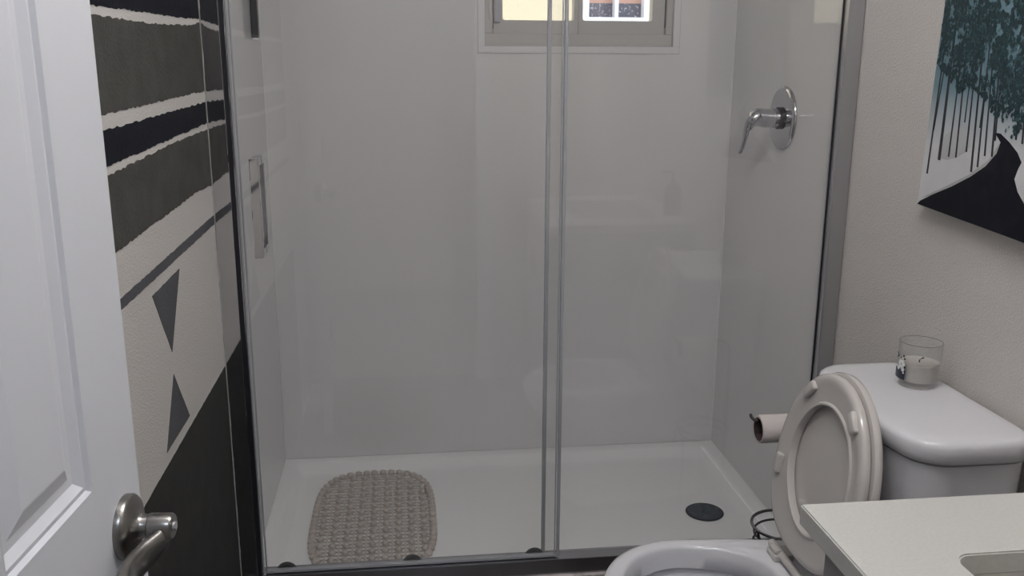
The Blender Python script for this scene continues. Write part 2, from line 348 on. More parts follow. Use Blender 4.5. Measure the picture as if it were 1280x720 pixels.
link('guide_block', box(0.770, 0.7885, -0.8275, -0.8205, 0.1415, 0.1485, 0.002, 2), m_rubber, en)

# ---------------------------------------------------------------- shower valve
vy, vz = -0.437, 1.250
va = thing('shower_valve', 'round chrome shower valve with curved lever on the side wall', 'shower valve', (W - 0.008, vy, vz))
TX = T(W - 0.0082, vy, vz) @ Matrix.Rotation(-PI / 2, 4, 'Y')       # local Z -> -X
link('escutcheon', lathe(bmesh.new(), [(0.0, 0.0), (0.089, 0.0), (0.0895, 0.004), (0.085, 0.009), (0.076, 0.0115), (0.045, 0.012), (0.0, 0.012)], TX, 64), m_valve, va, True, 60)
link('stem_ring', lathe(bmesh.new(), [(0.0, 0.0122), (0.031, 0.0122), (0.031, 0.020), (0.0, 0.020)], TX, 32), m_gasket_gap, va, True)
link('stem', lathe(bmesh.new(), [(0.0, 0.0202), (0.0265, 0.0202), (0.0265, 0.060), (0.0, 0.060)], TX, 32), m_valve, va, True)
lv = bmesh.new(); rings = []
for u, z, ry, rz in ((0.056, 0.0, 0.0262, 0.0262), (0.070, 0.002, 0.0262, 0.0265), (0.084, 0.003, 0.0255, 0.0245), (0.096, -0.004, 0.0235, 0.021), (0.104, -0.018, 0.020, 0.016)):
    rings.append([TX @ Vector((z + rz * math.cos(2 * PI * k / 20) , ry * math.sin(2 * PI * k / 20), u + 0.006 * math.cos(2 * PI * k / 20) * (u > .09))) for k in range(20)])
loft(lv, rings)
pth = [(0.098, -0.004), (0.106, -0.022), (0.110, -0.042), (0.113, -0.062), (0.117, -0.080), (0.122, -0.094), (0.1245, -0.100)]
rings = []
for i, (u, z) in enumerate(pth):
    ry = (0.018, 0.016, 0.0135, 0.0115, 0.0105, 0.0095, 0.005)[i]; rt = (0.012, 0.010, 0.008, 0.0065, 0.006, 0.006, 0.003)[i]
    rings.append([TX @ Vector((z, ry * math.sin(2 * PI * k / 16), u + rt * math.cos(2 * PI * k / 16))) for k in range(16)])
loft(lv, rings)
link('lever', lv, m_valve, va, True, 60)

# shower head, just above the picture's edge
sh = thing('overhead_shower', 'chrome shower rose on a bent arm above the valve', 'shower rose', (W - 0.008, -0.40, 1.98))
link('arm', tube(bmesh.new(), [(W - 0.009, -0.40, 1.98), (W - 0.05, -0.40, 1.985), (W - 0.10, -0.40, 1.965), (W - 0.15, -0.40, 1.92), (W - 0.17, -0.40, 1.90)], 0.0105, 14), m_chrome, sh, True)
link('flange', lathe(bmesh.new(), [(0.0, 0), (0.032, 0), (0.028, 0.008), (0.012, 0.012), (0.0, 0.012)], T(W - 0.0085, -0.40, 1.98) @ Matrix.Rotation(-PI / 2, 4, 'Y'), 32), m_chrome, sh, True)
link('head', lathe(bmesh.new(), [(0.0, 0.02), (0.016, 0.02), (0.02, -0.005), (0.05, -0.04), (0.056, -0.055), (0.052, -0.06), (0.0, -0.06)], T(W - 0.172, -0.40, 1.893) @ Matrix.Rotation(math.radians(35), 4, 'Y'), 40), m_wire, sh, True)

# squeegee hanging in the corner: only its handle reaches into the picture
sq = thing('hanging_squeegee', 'narrow black flat handle hanging in the shower corner', 'squeegee', (0.018, -0.17, 1.467))
sg = link('handle', box(0.0095, 0.0275, -0.185, -0.160, 1.467, 1.70, 0.0015, 1), m_gasket_gap, sq)
link('handle_tip', box(0.0105, 0.0265, -0.184, -0.161, 1.4615, 1.4668, 0.001, 1), m_bead, sg)
link('blade_holder', box(0.0095, 0.0275, -0.29, -0.055, 1.7005, 1.725, 0.004), m_gasket_gap, sq)

# ---------------------------------------------------------------- bath mat
MX0, MX1, MY0, MY1, MZ = 0.137, 0.497, -0.725, -0.092, 0.0516
mt = thing('bath_mat', 'taupe pebbled vinyl mat lying on the white shower tray', 'bath mat', ((MX0 + MX1) / 2, (MY0 + MY1) / 2, MZ))
cxm, cym, am, bmh = (MX0 + MX1) / 2, (MY0 + MY1) / 2, (MX1 - MX0) / 2, (MY1 - MY0) / 2
def inside(x, y, s=1.0):
    u, v = abs(x - cxm) / (am * s), abs(y - cym) / (bmh * s); return u ** 3.2 + v ** 3.6 <= 1
def ysp(x):
    u = abs(x - cxm) / am; return bmh * max(0.0, 1 - u ** 3.2) ** (1 / 3.6) if u < 1 else 0
def xsp(y):
    u = abs(y - cym) / bmh; return am * max(0.0, 1 - u ** 3.6) ** (1 / 3.2) if u < 1 else 0
pb = bmesh.new(); bmesh.ops.create_icosphere(pb, subdivisions=1, radius=1.0)
for v in pb.verts: v.co = Vector((v.co.x * 0.0122, v.co.y * 0.0150, max(v.co.z, -0.3) * 0.0105))
p0 = link('pebble', pb, m_mat, mt, True, 80); first = True
def pebble(x, y, k=1.0):
    global first
    o = p0 if first else p0.copy()
    if not first: C.objects.link(o)
    first = False; o.location = (x, y, MZ + 0.0034 * k); o.scale = (k, k, k)
CS, RS = 0.0375, 0.0395
cols = [cxm + (i - 4) * CS for i in range(9)]
ny = int(bmh * 2 / RS)
for x in cols:
    for j in range(ny + 1):
        y = cym + (j - ny / 2) * RS
        if inside(x, y, 0.95): pebble(x, y)
perim = []; n = 62                                        # border pebbles round the outline
for i in range(4000):
    t = 2 * PI * i / 4000; c, s = math.cos(t), math.sin(t)
    perim.append((cxm + am * math.copysign(abs(c) ** (2 / 3.2), c), cym + bmh * math.copysign(abs(s) ** (2 / 3.6), s)))
L = sum(math.dist(perim[i], perim[i - 1]) for i in range(4000)); acc = 0; nxt = 0
for i in range(4000):
    if acc >= nxt and nxt < L - 0.015: pebble(perim[i][0] * 0.985 + cxm * 0.015, perim[i][1] * 0.99 + cym * 0.01, 1.12); nxt += L / 62
    acc += math.dist(perim[i], perim[i - 1])
lt_ = bmesh.new()
for i in range(10):
    x = cxm + (i - 4.5) * CS; h = ysp(x) - 0.004
    if h > 0.02: bx(lt_, x - 0.0028, x + 0.0028, cym - h, cym + h, MZ, MZ + 0.0034)
for j in range(2 * ny + 2):
    y = cym + (j - ny - 0.5) * RS / 2; h = xsp(y) - 0.006
    if h > 0.02: bx(lt_, cxm - h, cxm + h, y - 0.0023, y + 0.0023, MZ + .0002, MZ + 0.0030)
link('lattice', lt_, m_mat, mt)

# ---------------------------------------------------------------- room door
da = 0.0837
DM = Matrix.Translation((0.138, -2.084, 0)) @ Matrix.Rotation(PI / 2 - da, 4, 'Z')   # local x: hinge -> latch, local -y: room side
# local: x = s (latch edge 0.046), y = 0 visible face (y>0 into the leaf), z up
def dbox(x0, x1, y0, y1, z0, z1, bev=0.0):
    b = bmesh.new(); bx(b, x0, x1, y0, y1, z0, z1, bev, 1); b.transform(DM); return b
dt = 0.035; SL, SH = 0.046, -0.564
do = thing('door_1', 'white six panel door standing open beside the mural', 'door', (0.138, -2.084, 0.01), kind='structure')
px = [(-0.225, -0.065), (SH + 0.111, SH + 0.271)]
pz = [(0.23, 0.79), (1.011, 1.56), (1.66, 1.93)]
for a, b in ((-0.065, SL), (-0.293, -0.225), (SH, SH + 0.111)): pass
link('stile', dbox(-0.065, SL, 0, dt, 0.01, 2.04), m_door, do)
link('stile', dbox(SH, SH + 0.111, 0, dt, 0.01, 2.04), m_door, do)
for a, b in ((0.01, 0.23), (0.79, 1.011), (1.56, 1.66), (1.93, 2.04)): link('rail', dbox(SH + 0.1111, -0.0651, 0, dt, a, b), m_door, do)
for a, b in pz: link('muntin', dbox(SH + 0.271, -0.225, 0, dt, a, b), m_door, do)
prof = [(0, 0.0), (0.003, 0.0045), (0.008, 0.0035), (0.012, 0.0065), (0.016, 0.0095), (0.024, 0.0098), (0.040, 0.003), (0.042, 0.0025)]
for x0, x1 in px:
    for z0, z1 in pz:
        b = bmesh.new()
        for sg_ in (0, 1):
            rings = []
            for i, d in prof:
                y = d if sg_ == 0 else dt - d
                rings.append([(x0 + i, y, z0 + i), (x1 - i, y, z0 + i), (x1 - i, y, z1 - i), (x0 + i, y, z1 - i)])
            loft(b, rings, False, True)
        b.transform(DM); link('panel', b, m_door, do)
# lever handle
hz = 0.94
HM = DM @ T(0, 0, hz) @ Matrix.Rotation(PI / 2, 4, 'X')       # local z -> -y local (out of the face), local x along door
hn = link('door_handle', lathe(bmesh.new(), [(0.0, 0), (0.0335, 0), (0.0335, 0.006), (0.031, 0.009), (0.022, 0.012), (0.0145, 0.015), (0.0125, 0.019), (0.0120, 0.024), (0.0, 0.024)], HM, 48), m_nickel, do, True, 50)
hb = bmesh.new(); lathe(hb, [(0.0, 0.0245), (0.0128, 0.0245), (0.0134, 0.026), (0.0134, 0.047), (0.0122, 0.049), (0.0, 0.049)], HM, 40)
path = [(0.006, -0.004, 0.041), (-0.006, -0.008, 0.040), (-0.018, -0.012, 0.036), (-0.032, -0.016, 0.029), (-0.048, -0.019, 0.024), (-0.066, -0.019, 0.024), (-0.084, -0.016, 0.028), (-0.098, -0.014, 0.030)]
hw_ = [0.008, 0.0115, 0.0135, 0.0155, 0.0165, 0.0165, 0.014, 0.006]
rings = []
for (x, y, z), h in zip(path, hw_):
    rings.append([HM @ Vector((x, y + h * math.cos(2 * PI * k / 18), z + 0.0075 * math.copysign(abs(math.sin(2 * PI * k / 18)) ** .7, math.sin(2 * PI * k / 18)))) for k in range(18)])
loft(hb, rings); link('lever', hb, m_nickel, hn, True, 45)
link('lock_button', lathe(bmesh.new(), [(0.0, 0.0492), (0.0055, 0.0492), (0.005, 0.0515), (0.0, 0.052)], HM, 20), m_chrome, hn, True)
link('latch_plate', dbox(SL + .0001, SL + 0.0016, 0.006, dt - 0.006, hz - 0.03, hz + 0.03), m_nickel, do)
for z in (0.25, 1.05, 1.85): link('hinge', tube(bmesh.new(), [DM @ Vector((SH - 0.006, -0.006, z - .045)), DM @ Vector((SH - 0.006, -0.006, z + .045))], 0.006, 10), m_nickel, do, True)

# ---------------------------------------------------------------- toilet
TY = -1.432
to = thing('toilet', 'white two piece toilet with seat and lid raised', 'toilet', (1.1, TY, 0))
def egg(xf, xb, b, bb, z, xc=0.985, n=72, pw=2.6):
    out = []
    for k in range(n):
        t = 2 * PI * k / n; c, s = math.cos(t), math.sin(t)
        if c <= 0: out.append((xc + (xc - xf) * c, TY + b * s, z))
        else:
            u = abs(c) ** (2 / pw); x = xc + (xb - xc) * u
            wv = math.copysign(abs(s) ** (2 / pw), s) * (b + (bb - b) * min(1, u)); out.append((x, TY + wv, z))
    return out
RZ = 0.415
rings = [egg(0.93, 1.40, 0.105, 0.10, 0.001), egg(0.93, 1.40, 0.105, 0.10, 0.02), egg(0.94, 1.40, 0.098, 0.095, 0.06), egg(0.925, 1.40, 0.105, 0.10, 0.14), egg(0.875, 1.40, 0.135, 0.115, 0.24),
         egg(0.83, 1.41, 0.162, 0.13, 0.32), egg(0.804, 1.42, 0.176, 0.145, 0.36), egg(0.796, 1.42, 0.181, 0.15, 0.385), egg(0.797, 1.42, 0.181, 0.15, 0.402), egg(0.802, 1.417, 0.177, 0.147, 0.411), egg(0.814, 1.41, 0.168, 0.14, RZ),
         egg(0.832, 1.160, 0.151, 0.125, RZ), egg(0.837, 1.155, 0.146, 0.121, 0.4125), egg(0.840, 1.152, 0.1435, 0.119, 0.407), egg(0.842, 1.150, 0.142, 0.117, 0.395), egg(0.845, 1.148, 0.1395, 0.115, 0.366), egg(0.838, 1.155, 0.149, 0.122, 0.360), egg(0.848, 1.145, 0.140, 0.113, 0.33), egg(0.868, 1.13, 0.120, 0.10, 0.29), egg(0.90, 1.09, 0.090, 0.075, 0.24), egg(0.93, 1.05, 0.05, 0.05, 0.19)]
link('bowl', loft(bmesh.new(), rings), m_porc, to, True, 60)
link('water', loft(bmesh.new(), [egg(0.893, 1.088, 0.088, 0.074, 0.250)[::1], egg(0.893, 1.088, 0.088, 0.074, 0.2505)]), m_water, to)
# tank with bowed front
def tank_ring(x0, x1, hw, bow, r, z, n=10):
    out = []
    # back-left -> around; front edge bowed towards -x
    pts = rrect(x0, x1, TY + 0.014 - hw, TY + 0.014 + hw, r, n)
    for x, y in pts:
        u = (y - TY - 0.014) / hw; f = (x1 - x) / (x1 - x0)
        out.append((x - bow * (1 - u * u) * f, y, z))
    return out
def fine(pts, m=3):
    o = []
    for a, b in zip(pts, pts[1:] + pts[:1]):
        d = math.dist(a, b); k = max(1, int(d / 0.03))
        for i in range(k): o.append(tuple(a[j] + (b[j] - a[j]) * i / k for j in range(3)))
    return o
def tring(x0, x1, hw, bow, r, z):
    c = TY + 0.014; pts = rrect(x0, x1, -hw, hw, r, 8); dense = []
    for a, b in zip(pts, pts[1:] + pts[:1]):
        k = 12 if math.dist(a, b) > 0.06 else 1
        for i in range(k): dense.append((a[0] + (b[0] - a[0]) * i / k, a[1] + (b[1] - a[1]) * i / k))
    return [(x - bow * (1 - (y / hw) ** 2) * (x1 - x) / (x1 - x0), c + y, z) for x, y in dense]
link('tank', loft(bmesh.new(), [tring(1.332, 1.488, 0.180, 0.018, 0.03, 0.4155), tring(1.325, 1.492, 0.188, 0.020, 0.035, 0.45), tring(1.308, 1.502, 0.205, 0.024, 0.045, 0.60), tring(1.301, 1.506, 0.212, 0.026, 0.05, 0.7335)]), m_porc, to, True, 60)
link('tank_lid', loft(bmesh.new(), [tring(1.306, 1.502, 0.208, 0.025, 0.048, 0.7355), tring(1.300, 1.508, 0.214, 0.027, 0.052, 0.7365), tring(1.296, 1.511, 0.219, 0.028, 0.055, 0.741), tring(1.296, 1.511, 0.219, 0.028, 0.055, 0.766),
     tring(1.2985, 1.509, 0.2165, 0.0275, 0.053, 0.7735), tring(1.304, 1.505, 0.211, 0.026, 0.050, 0.7775), tring(1.312, 1.500, 0.203, 0.025, 0.046, 0.779), tring(1.33, 1.485, 0.185, 0.022, 0.04, 0.7795)]), m_porc, to, True, 50)
# seat and lid, raised: plane coordinates (a up from the hinge, w across), normal pointing to the bowl's front
HX, HZ = 1.184, 0.432; lean = math.radians(9.5)
ua = Vector((math.sin(lean), 0, math.cos(lean))); un_ = Vector((-math.cos(lean), 0, math.sin(lean)))
def sp(a, w, h): return Vector((HX, TY, HZ)) + ua * a + Vector((0, w, 0)) + un_ * h
def seat_out(s=0.0, n=80):
    out = []
    for k in range(n):
        t = 2 * PI * k / n; c, q = math.cos(t), math.sin(t)
        if c >= 0: out.append((0.195 + (0.207 + s) * c, (0.171 + s) * q))
        else: out.append((0.195 - (0.168 + s) * abs(c) ** (2 / 2.6), math.copysign(abs(q) ** (2 / 2.6), q) * (0.170 + s)))
    return out
def seat_in(s=0.0, n=80):
    out = []
    for k in range(n):
        t = 2 * PI * k / n; c, q = math.cos(t), math.sin(t)
        out.append((0.212 + ((0.126 if c > 0 else 0.124) + s) * c, -0.004 + (0.114 + s) * q * (1 if c > 0 else 1 - 0.12 * c * c)))
    return out
b = bmesh.new(); so_, si_ = seat_out, seat_in
R = [(so_(-0.003), 0.0), (so_(0), 0.004), (so_(0), 0.012), (so_(-0.004), 0.017), (so_(-0.012), 0.0185), (so_(-0.020), 0.0175), (si_(0.020), 0.0145), (si_(0.009), 0.0140), (si_(0.0075), 0.0165), (si_(0.005), 0.0178), (si_(0.0025), 0.0170), (si_(0.0020), 0.0120), (si_(0.004), 0.0)]
V = [[b.verts.new(sp(a, w_, h)) for a, w_ in r] for r, h in R]; n = 80
for i in range(len(V)):
    A, B = V[i], V[(i + 1) % len(V)]
    for k in range(n): b.faces.new((A[k], A[(k + 1) % n], B[(k + 1) % n], B[k]))
seat = link('seat_ring', b, m_seat, to, True, 60)
def bumper(a, w_, ang):
    g = bmesh.new(); bx(g, -0.021, 0.021, -0.010, 0.010, -0.004, 0.009, 0.0045, 3)
    mm = Matrix((ua, Vector((0, 1, 0)), un_)).transposed().to_4x4(); mm.translation = sp(a, w_, 0.0175)
    g.transform(mm @ Matrix.Rotation(ang, 4, 'Z')); link('bumper', g, m_seat, seat, True, 60)
bumper(0.346, 0.086, -0.75); bumper(0.346, -0.092, 0.75); bumper(0.165, 0.139, 0.0); bumper(0.165, -0.142, 0.0)
b = bmesh.new()
R = [(so_(-0.010), -0.024), (so_(-0.002), -0.022), (so_(0.004), -0.017), (so_(0.005), -0.009), (so_(0.003), -0.0035), (so_(-0.006), -0.002)]
loft(b, [[sp(a, w_, h) for a, w_ in r] for r, h in R]); link('seat_lid', b, m_seat, to, True, 60)
for w_ in (0.078, -0.078):
    g = bmesh.new(); bx(g, HX - 0.022, HX + 0.020, TY + w_ - 0.022, TY + w_ + 0.022, RZ + 0.0005, RZ + 0.014, 0.003); bx(g, HX - 0.020, HX - 0.004, TY + w_ - 0.016, TY + w_ + 0.016, RZ + 0.0142, RZ + 0.024, 0.003)
    link('hinge', g, m_seat, to, True)
link('hinge_bar', tube(bmesh.new(), [(HX - 0.004, TY - 0.115, RZ + 0.012), (HX - 0.004, TY + 0.115, RZ + 0.012)], 0.009, 12), m_seat, to, True)

# ---------------------------------------------------------------- candle on the tank lid
cx_, cy_, cz_ = 1.442, -1.350, 0.7797
cd = thing('candle_jar', 'glass jar candle with cream wax on the toilet tank lid', 'candle', (cx_, cy_, cz_))
link('glass_jar', lathe(bmesh.new(), [(0.0, 0.0), (0.0345, 0.0), (0.0375, 0.003), (0.0385, 0.012), (0.0405, 0.088), (0.0395, 0.0895), (0.0385, 0.088), (0.0365, 0.0125), (0.0, 0.0115)], T(cx_, cy_, cz_), 48), m_cglass, cd, True, 60)
link('jar_rim', tube(bmesh.new(), [(cx_ + 0.0398 * math.cos(2 * PI * k / 48), cy_ + 0.0398 * math.sin(2 * PI * k / 48), cz_ + 0.0897) for k in range(48)], 0.0007, 6, True), m_rim, cd, True)
wx = link('wax', lathe(bmesh.new(), [(0.0, 0.0125), (0.0358, 0.0130), (0.0375, 0.048), (0.0355, 0.0472), (0.0, 0.0465)], T(cx_, cy_, cz_), 48), m_wax, cd, True, 60)
link('wick', tube(bmesh.new(), [(cx_, cy_, cz_ + 0.0460), (cx_, cy_, cz_ + 0.051), (cx_ + 0.003, cy_ - 0.002, cz_ + 0.055), (cx_ + 0.007, cy_ - 0.004, cz_ + 0.057)], 0.0013, 8), m_wick, wx, True)
view = math.atan2(-2.98 - cy_, 0.43 - cx_)
def curved(name, a0, a1, z0, z1, r, m, parent, nz=1):
    g = bmesh.new(); n = 10; rr = []
    for rad in (r, r + 0.0003):
        rr.append([(cx_ + rad * math.cos(a0 + (a1 - a0) * i / n), cy_ + rad * math.sin(a0 + (a1 - a0) * i / n)) for i in range(n + 1)])
    V = [[[g.verts.new((x, y, cz_ + z)) for x, y in q] for z in (z0, z1)] for q in rr]
    for i in range(n):
        g.faces.new((V[1][0][i], V[1][0][i + 1], V[1][1][i + 1], V[1][1][i])); g.faces.new((V[0][0][i], V[0][1][i], V[0][1][i + 1], V[0][0][i + 1]))
        for z in (0, 1): g.faces.new((V[0][z][i], V[0][z][i + 1], V[1][z][i + 1], V[1][z][i]))
    for i in (0, n): g.faces.new((V[0][0][i], V[0][1][i], V[1][1][i], V[1][0][i]))
    return link(name, g, m, parent)
la0, la1 = view - 1.48, view - 0.62          # label wraps the side away from the wall
lb = curved('label', la0, la1, 0.016, 0.036, 0.0412, m_navy, cd)
def dots(spec, m, name):
    g = bmesh.new()
    for a, z, r in spec:
        am_ = view - a; c = Vector((cx_ + 0.0416 * math.cos(am_), cy_ + 0.0416 * math.sin(am_), cz_ + z))
        nrm = Vector((math.cos(am_), math.sin(am_), 0)); u = Vector((-nrm.y, nrm.x, 0)); n = 10
        lo = [g.verts.new(c + (u * math.cos(2 * PI * k / n) + Vector((0, 0, 1)) * math.sin(2 * PI * k / n)) * r) for k in range(n)]
        hi = [g.verts.new(v.co + nrm * 0.0004) for v in lo]
        g.faces.new(hi); g.faces.new(lo[::-1])
        for k in range(n): g.faces.new((lo[k], lo[(k + 1) % n], hi[(k + 1) % n], hi[k]))
    return link(name, g, m, lb)
fc = (0.86, 0.047)
dots([(fc[0] + 0.13 * math.cos(k * PI / 3), fc[1] + 0.0052 * math.sin(k * PI / 3), 0.0042) for k in range(6)] + [(0.75, 0.036, 0.004), (1.05, 0.037, 0.004), (0.70, 0.030, 0.002)], m_print, 'printed_flower')
dots([(fc[0], fc[1], 0.002), (1.15, 0.062, 0.003), (1.25, 0.066, 0.0022), (0.75, 0.064, 0.0022), (0.68, 0.059, 0.002), (0.9, 0.060, 0.0018), (1.22, 0.058, 0.0022), (0.66, 0.042, 0.0025)], m_navy, 'printed_leaf')

# ---------------------------------------------------------------- toilet paper holder and roll
hx, hy = 1.302, -1.115
tp = thing('toilet_paper_holder', 'dark wire free standing paper holder behind the toilet', 'paper holder', (hx, hy, 0))
def circ(cx, cy, z, r, n=40): return [(cx + r * math.cos(2 * PI * k / n), cy + r * math.sin(2 * PI * k / n), z) for k in range(n)]
link('base_ring', tube(bmesh.new(), circ(hx, hy, 0.0046, 0.072), 0.004, 8, True), m_wire, tp, True)
link('base_spoke', tube(bmesh.new(), [(hx - 0.070, hy, 0.0046), (hx + 0.070, hy, 0.0046)], 0.0035, 8), m_wire, tp, True)
link('pole', tube(bmesh.new(), [(hx + 0.065, hy, 0.0046), (hx + 0.065, hy, 0.575), (hx + 0.060, hy, 0.602), (hx + 0.045, hy, 0.6155), (hx, hy, 0.6165), (1.214, hy, 0.6165), (1.206, hy, 0.619), (1.199, hy, 0.626), (1.196, hy, 0.633)], 0.0036, 10), m_wire, tp, True)
link('basket_ring', tube(bmesh.new(), circ(hx - 0.005, hy, 0.352, 0.074), 0.0036, 8, True), m_wire, tp, True)
link('basket_ring', tube(bmesh.new(), circ(hx - 0.002, hy, 0.329, 0.070), 0.0028, 8, True), m_wire, tp, True)
link('basket_hook', tube(bmesh.new(), [(hx - 0.083, hy - 0.016, 0.30), (hx - 0.084, hy - 0.016, 0.335), (hx - 0.079, hy - 0.014, 0.345), (hx - 0.073, hy - 0.012, 0.345), (hx - 0.066, hy - 0.006, 0.325), (hx - 0.062, hy, 0.30), (hx - 0.060, hy, 0.10), (hx - 0.060, hy, 0.0046)], 0.0032, 8), m_wire, tp, True)
rz_, rr_ = 0.5962, 0.032
tpr = thing('toilet_paper_roll', 'nearly empty toilet paper roll with dark core on wire arm', 'toilet roll', (1.255, hy, rz_))
RYm = T(1.217, hy, rz_) @ Matrix.Rotation(PI / 2, 4, 'Y')
link('paper', lathe(bmesh.new(), [(0.0268, 0.0), (rr_ - 0.001, 0.0), (rr_, 0.001), (rr_, 0.099), (rr_ - 0.001, 0.100), (0.0268, 0.100)], RYm, 36, False, False), m_tissue, tpr, True, 50)
link('core', lathe(bmesh.new(), [(0.0244, 0.0), (0.0266, -0.0006), (0.0266, 0.1006), (0.0244, 0.1)] + [(0.0244, 0.0)], RYm, 36, False, False), m_card, tpr, True, 50)

# ---------------------------------------------------------------- canvas painting on the right wall
pt = thing('canvas_painting', 'unframed canvas of teal trees and winding black road', 'painting', (W, -1.2, 1.12))
PF = 1.492                                    # front of the canvas
ang = math.radians(2.7)
def pc(u, v, h=0.0):                          # u to the right (-y), v up, h out of the wall
    y = -1.197 - (u * math.cos(ang) + v * math.sin(ang)); z = 1.120 + v * math.cos(ang) - u * math.sin(ang)
    return Vector((PF - h, y, z))
PW, PH = 0.62, 0.86
m_canvas = bpy.data.materials.new('painted_snow_and_sky'); m_canvas.use_nodes = True
nt = m_canvas.node_tree; pbs = nt.nodes['Principled BSDF']; pbs.inputs['Roughness'].default_value = 0.55
tc = nt.nodes.new('ShaderNodeTexCoord'); sep = nt.nodes.new('ShaderNodeSeparateXYZ'); nt.links.new(tc.outputs['Object'], sep.inputs[0])
n1 = nt.nodes.new('ShaderNodeTexNoise'); n1.inputs['Scale'].default_value = 5; n1.inputs['Detail'].default_value = 5; nt.links.new(tc.outputs['Object'], n1.inputs['Vector'])
r1 = nt.nodes.new('ShaderNodeValToRGB'); e = r1.color_ramp.elements; e[0].position = 0.40; e[1].position = 0.62; e[0].color = (0.56, 0.56, 0.57, 1); e[1].color = (0.66, 0.67, 0.69, 1)
nt.links.new(n1.outputs['Fac'], r1.inputs['Fac'])
mr = nt.nodes.new('ShaderNodeMapRange'); mr.inputs['From Min'].default_value = 1.24; mr.inputs['From Max'].default_value = 1.36; nt.links.new(sep.outputs['Z'], mr.inputs['Value'])
mx = nt.nodes.new('ShaderNodeMixRGB'); mx.inputs[2].default_value = (0.13, 0.22, 0.265, 1); nt.links.new(mr.outputs[0], mx.inputs[0]); nt.links.new(r1.outputs['Color'], mx.inputs[1])
nt.links.new(mx.outputs[0], pbs.inputs['Base Color'])
g = bmesh.new(); prism(g, [(0, 0), (PW, 0), (PW, PH), (0, PH)], lambda u, v: (W - 0.001, pc(u, v).y, pc(u, v).z), lambda u, v: pc(u, v)); link('canvas', g, m_canvas, pt)
m_road = mat('painted_road', (0.006, 0.007, 0.012), 0.7, spec=0.2, var=(30, (0.014, 0.015, 0.022), 0.45, 0.8))
m_trunk = mat('painted_trunk', (0.018, 0.020, 0.028), 0.6)
m_verge = mat('painted_verge', (0.40, 0.40, 0.40), 0.6)
m_teal = [mat('painted_leaves_dark', (0.008, 0.026, 0.034), 0.6), mat('painted_leaves_mid', (0.016, 0.050, 0.060), 0.6), mat('painted_leaves_light', (0.045, 0.105, 0.118), 0.6)]
m_shade = mat('painted_grey_bank', (0.44, 0.45, 0.46), 0.6)
def flat(name, poly, m, h=0.0005, base=0.0):
    g = bmesh.new(); prism(g, poly, lambda u, v: pc(u, v, base), lambda u, v: pc(u, v, base + h)); return link(name, g, m, pt)
road = [(0.008, 0.0078), (0.0505, 0.0293), (0.1111, 0.0566), (0.1645, 0.0845), (0.2048, 0.1106), (0.2309, 0.1379), (0.2371, 0.1588), (0.2171, 0.1734), (0.2332, 0.1739), (0.2611, 0.162), (0.2868, 0.1474), (0.3013, 0.1329), (0.2945, 0.1179), (0.2899, 0.1017), (0.3039, 0.0817), (0.3359, 0.0571), (0.375, 0.0337)]
rp = [(max(0.0, u), max(0.0, v)) for u, v in road]
rp = rp[:-1] + [(0.375, 0.06), (0.43, 0.0), (0.0, 0.0)]
flat('painted_road', rp, m_road, 0.0006)
flat('painted_verge', [(0.0122, 0.0154), (0.0851, 0.0503), (0.1609, 0.0885), (0.2112, 0.1234), (0.2266, 0.1459), (0.2349, 0.1585), (0.2309, 0.1379), (0.2048, 0.1106), (0.1648, 0.0831), (0.1115, 0.0551), (0.0508, 0.0278)], m_verge, 0.0004)
flat('painted_grey_bank', [(0.049, 0.1035), (0.0506, 0.1308), (0.065, 0.1516), (0.0862, 0.165), (0.1095, 0.1678), (0.1316, 0.1629), (0.147, 0.1528), (0.1503, 0.1398), (0.136, 0.1256), (0.1103, 0.1127), (0.0827, 0.1038)], m_shade, 0.0003)
trunks = [(0.0204, 0.0666, 0.0208, 0.3145, 1.0), (0.0218, 0.1542, 0.0296, 0.2691, 0.8), (0.0557, 0.0997, 0.0483, 0.3453, 1.7), (0.0864, 0.1107, 0.0817, 0.2871, 0.9), (0.1103, 0.1127, 0.0947, 0.3171, 0.9), (0.1406, 0.1278, 0.1283, 0.3039, 0.9), (0.1647, 0.0937, 0.1441, 0.3188, 1.1), (0.1817, 0.1055, 0.1643, 0.3054, 0.9), (0.1978, 0.1287, 0.1808, 0.2781, 0.9), (0.2189, 0.1303, 0.2014, 0.2793, 1.0), (0.1218, 0.1813, 0.1184, 0.2744, 0.6), (0.1709, 0.1765, 0.168, 0.2631, 0.6), (0.2771, 0.1683, 0.2706, 0.243, 0.9), (0.2955, 0.1638, 0.2851, 0.2442, 0.9), (0.2207, 0.1595, 0.2107, 0.252, 0.8)]
for a, b_, c, d, wd in trunks:
    p, q = (a, b_), (c, d); q = (p[0] + (q[0] - p[0]) * 1.15, p[1] + (q[1] - p[1]) * 1.15); w0 = 0.0027 * wd
    flat('painted_trunk', [(p[0] - w0, p[1]), (p[0] + w0, p[1]), (q[0] + w0 * .6, q[1]), (q[0] - w0 * .6, q[1])], m_trunk, 0.0005, 0.0002)
for i in range(8):
    u = 0.40 + i * 0.027; flat('painted_trunk', [(u - 0.002, 0.13 - i * .008), (u + 0.002, 0.13 - i * .008), (u + 0.0015, 0.36), (u - 0.0015, 0.36)], m_trunk, 0.0005, 0.0002)
rnd = random.Random(3)
def lower(u):   # height of the crown's lower edge along the canvas
    k = [(0.0, 0.27), (0.05, 0.245), (0.09, 0.22), (0.13, 0.235), (0.17, 0.215), (0.215, 0.185), (0.25, 0.145), (0.28, 0.165), (0.305, 0.225), (0.33, 0.235), (0.36, 0.19), (0.62, 0.17)]
    for (a, b_), (c, d) in zip(k, k[1:]):
        if a <= u <= c: return b_ + (d - b_) * (u - a) / (c - a)
    return 0.2
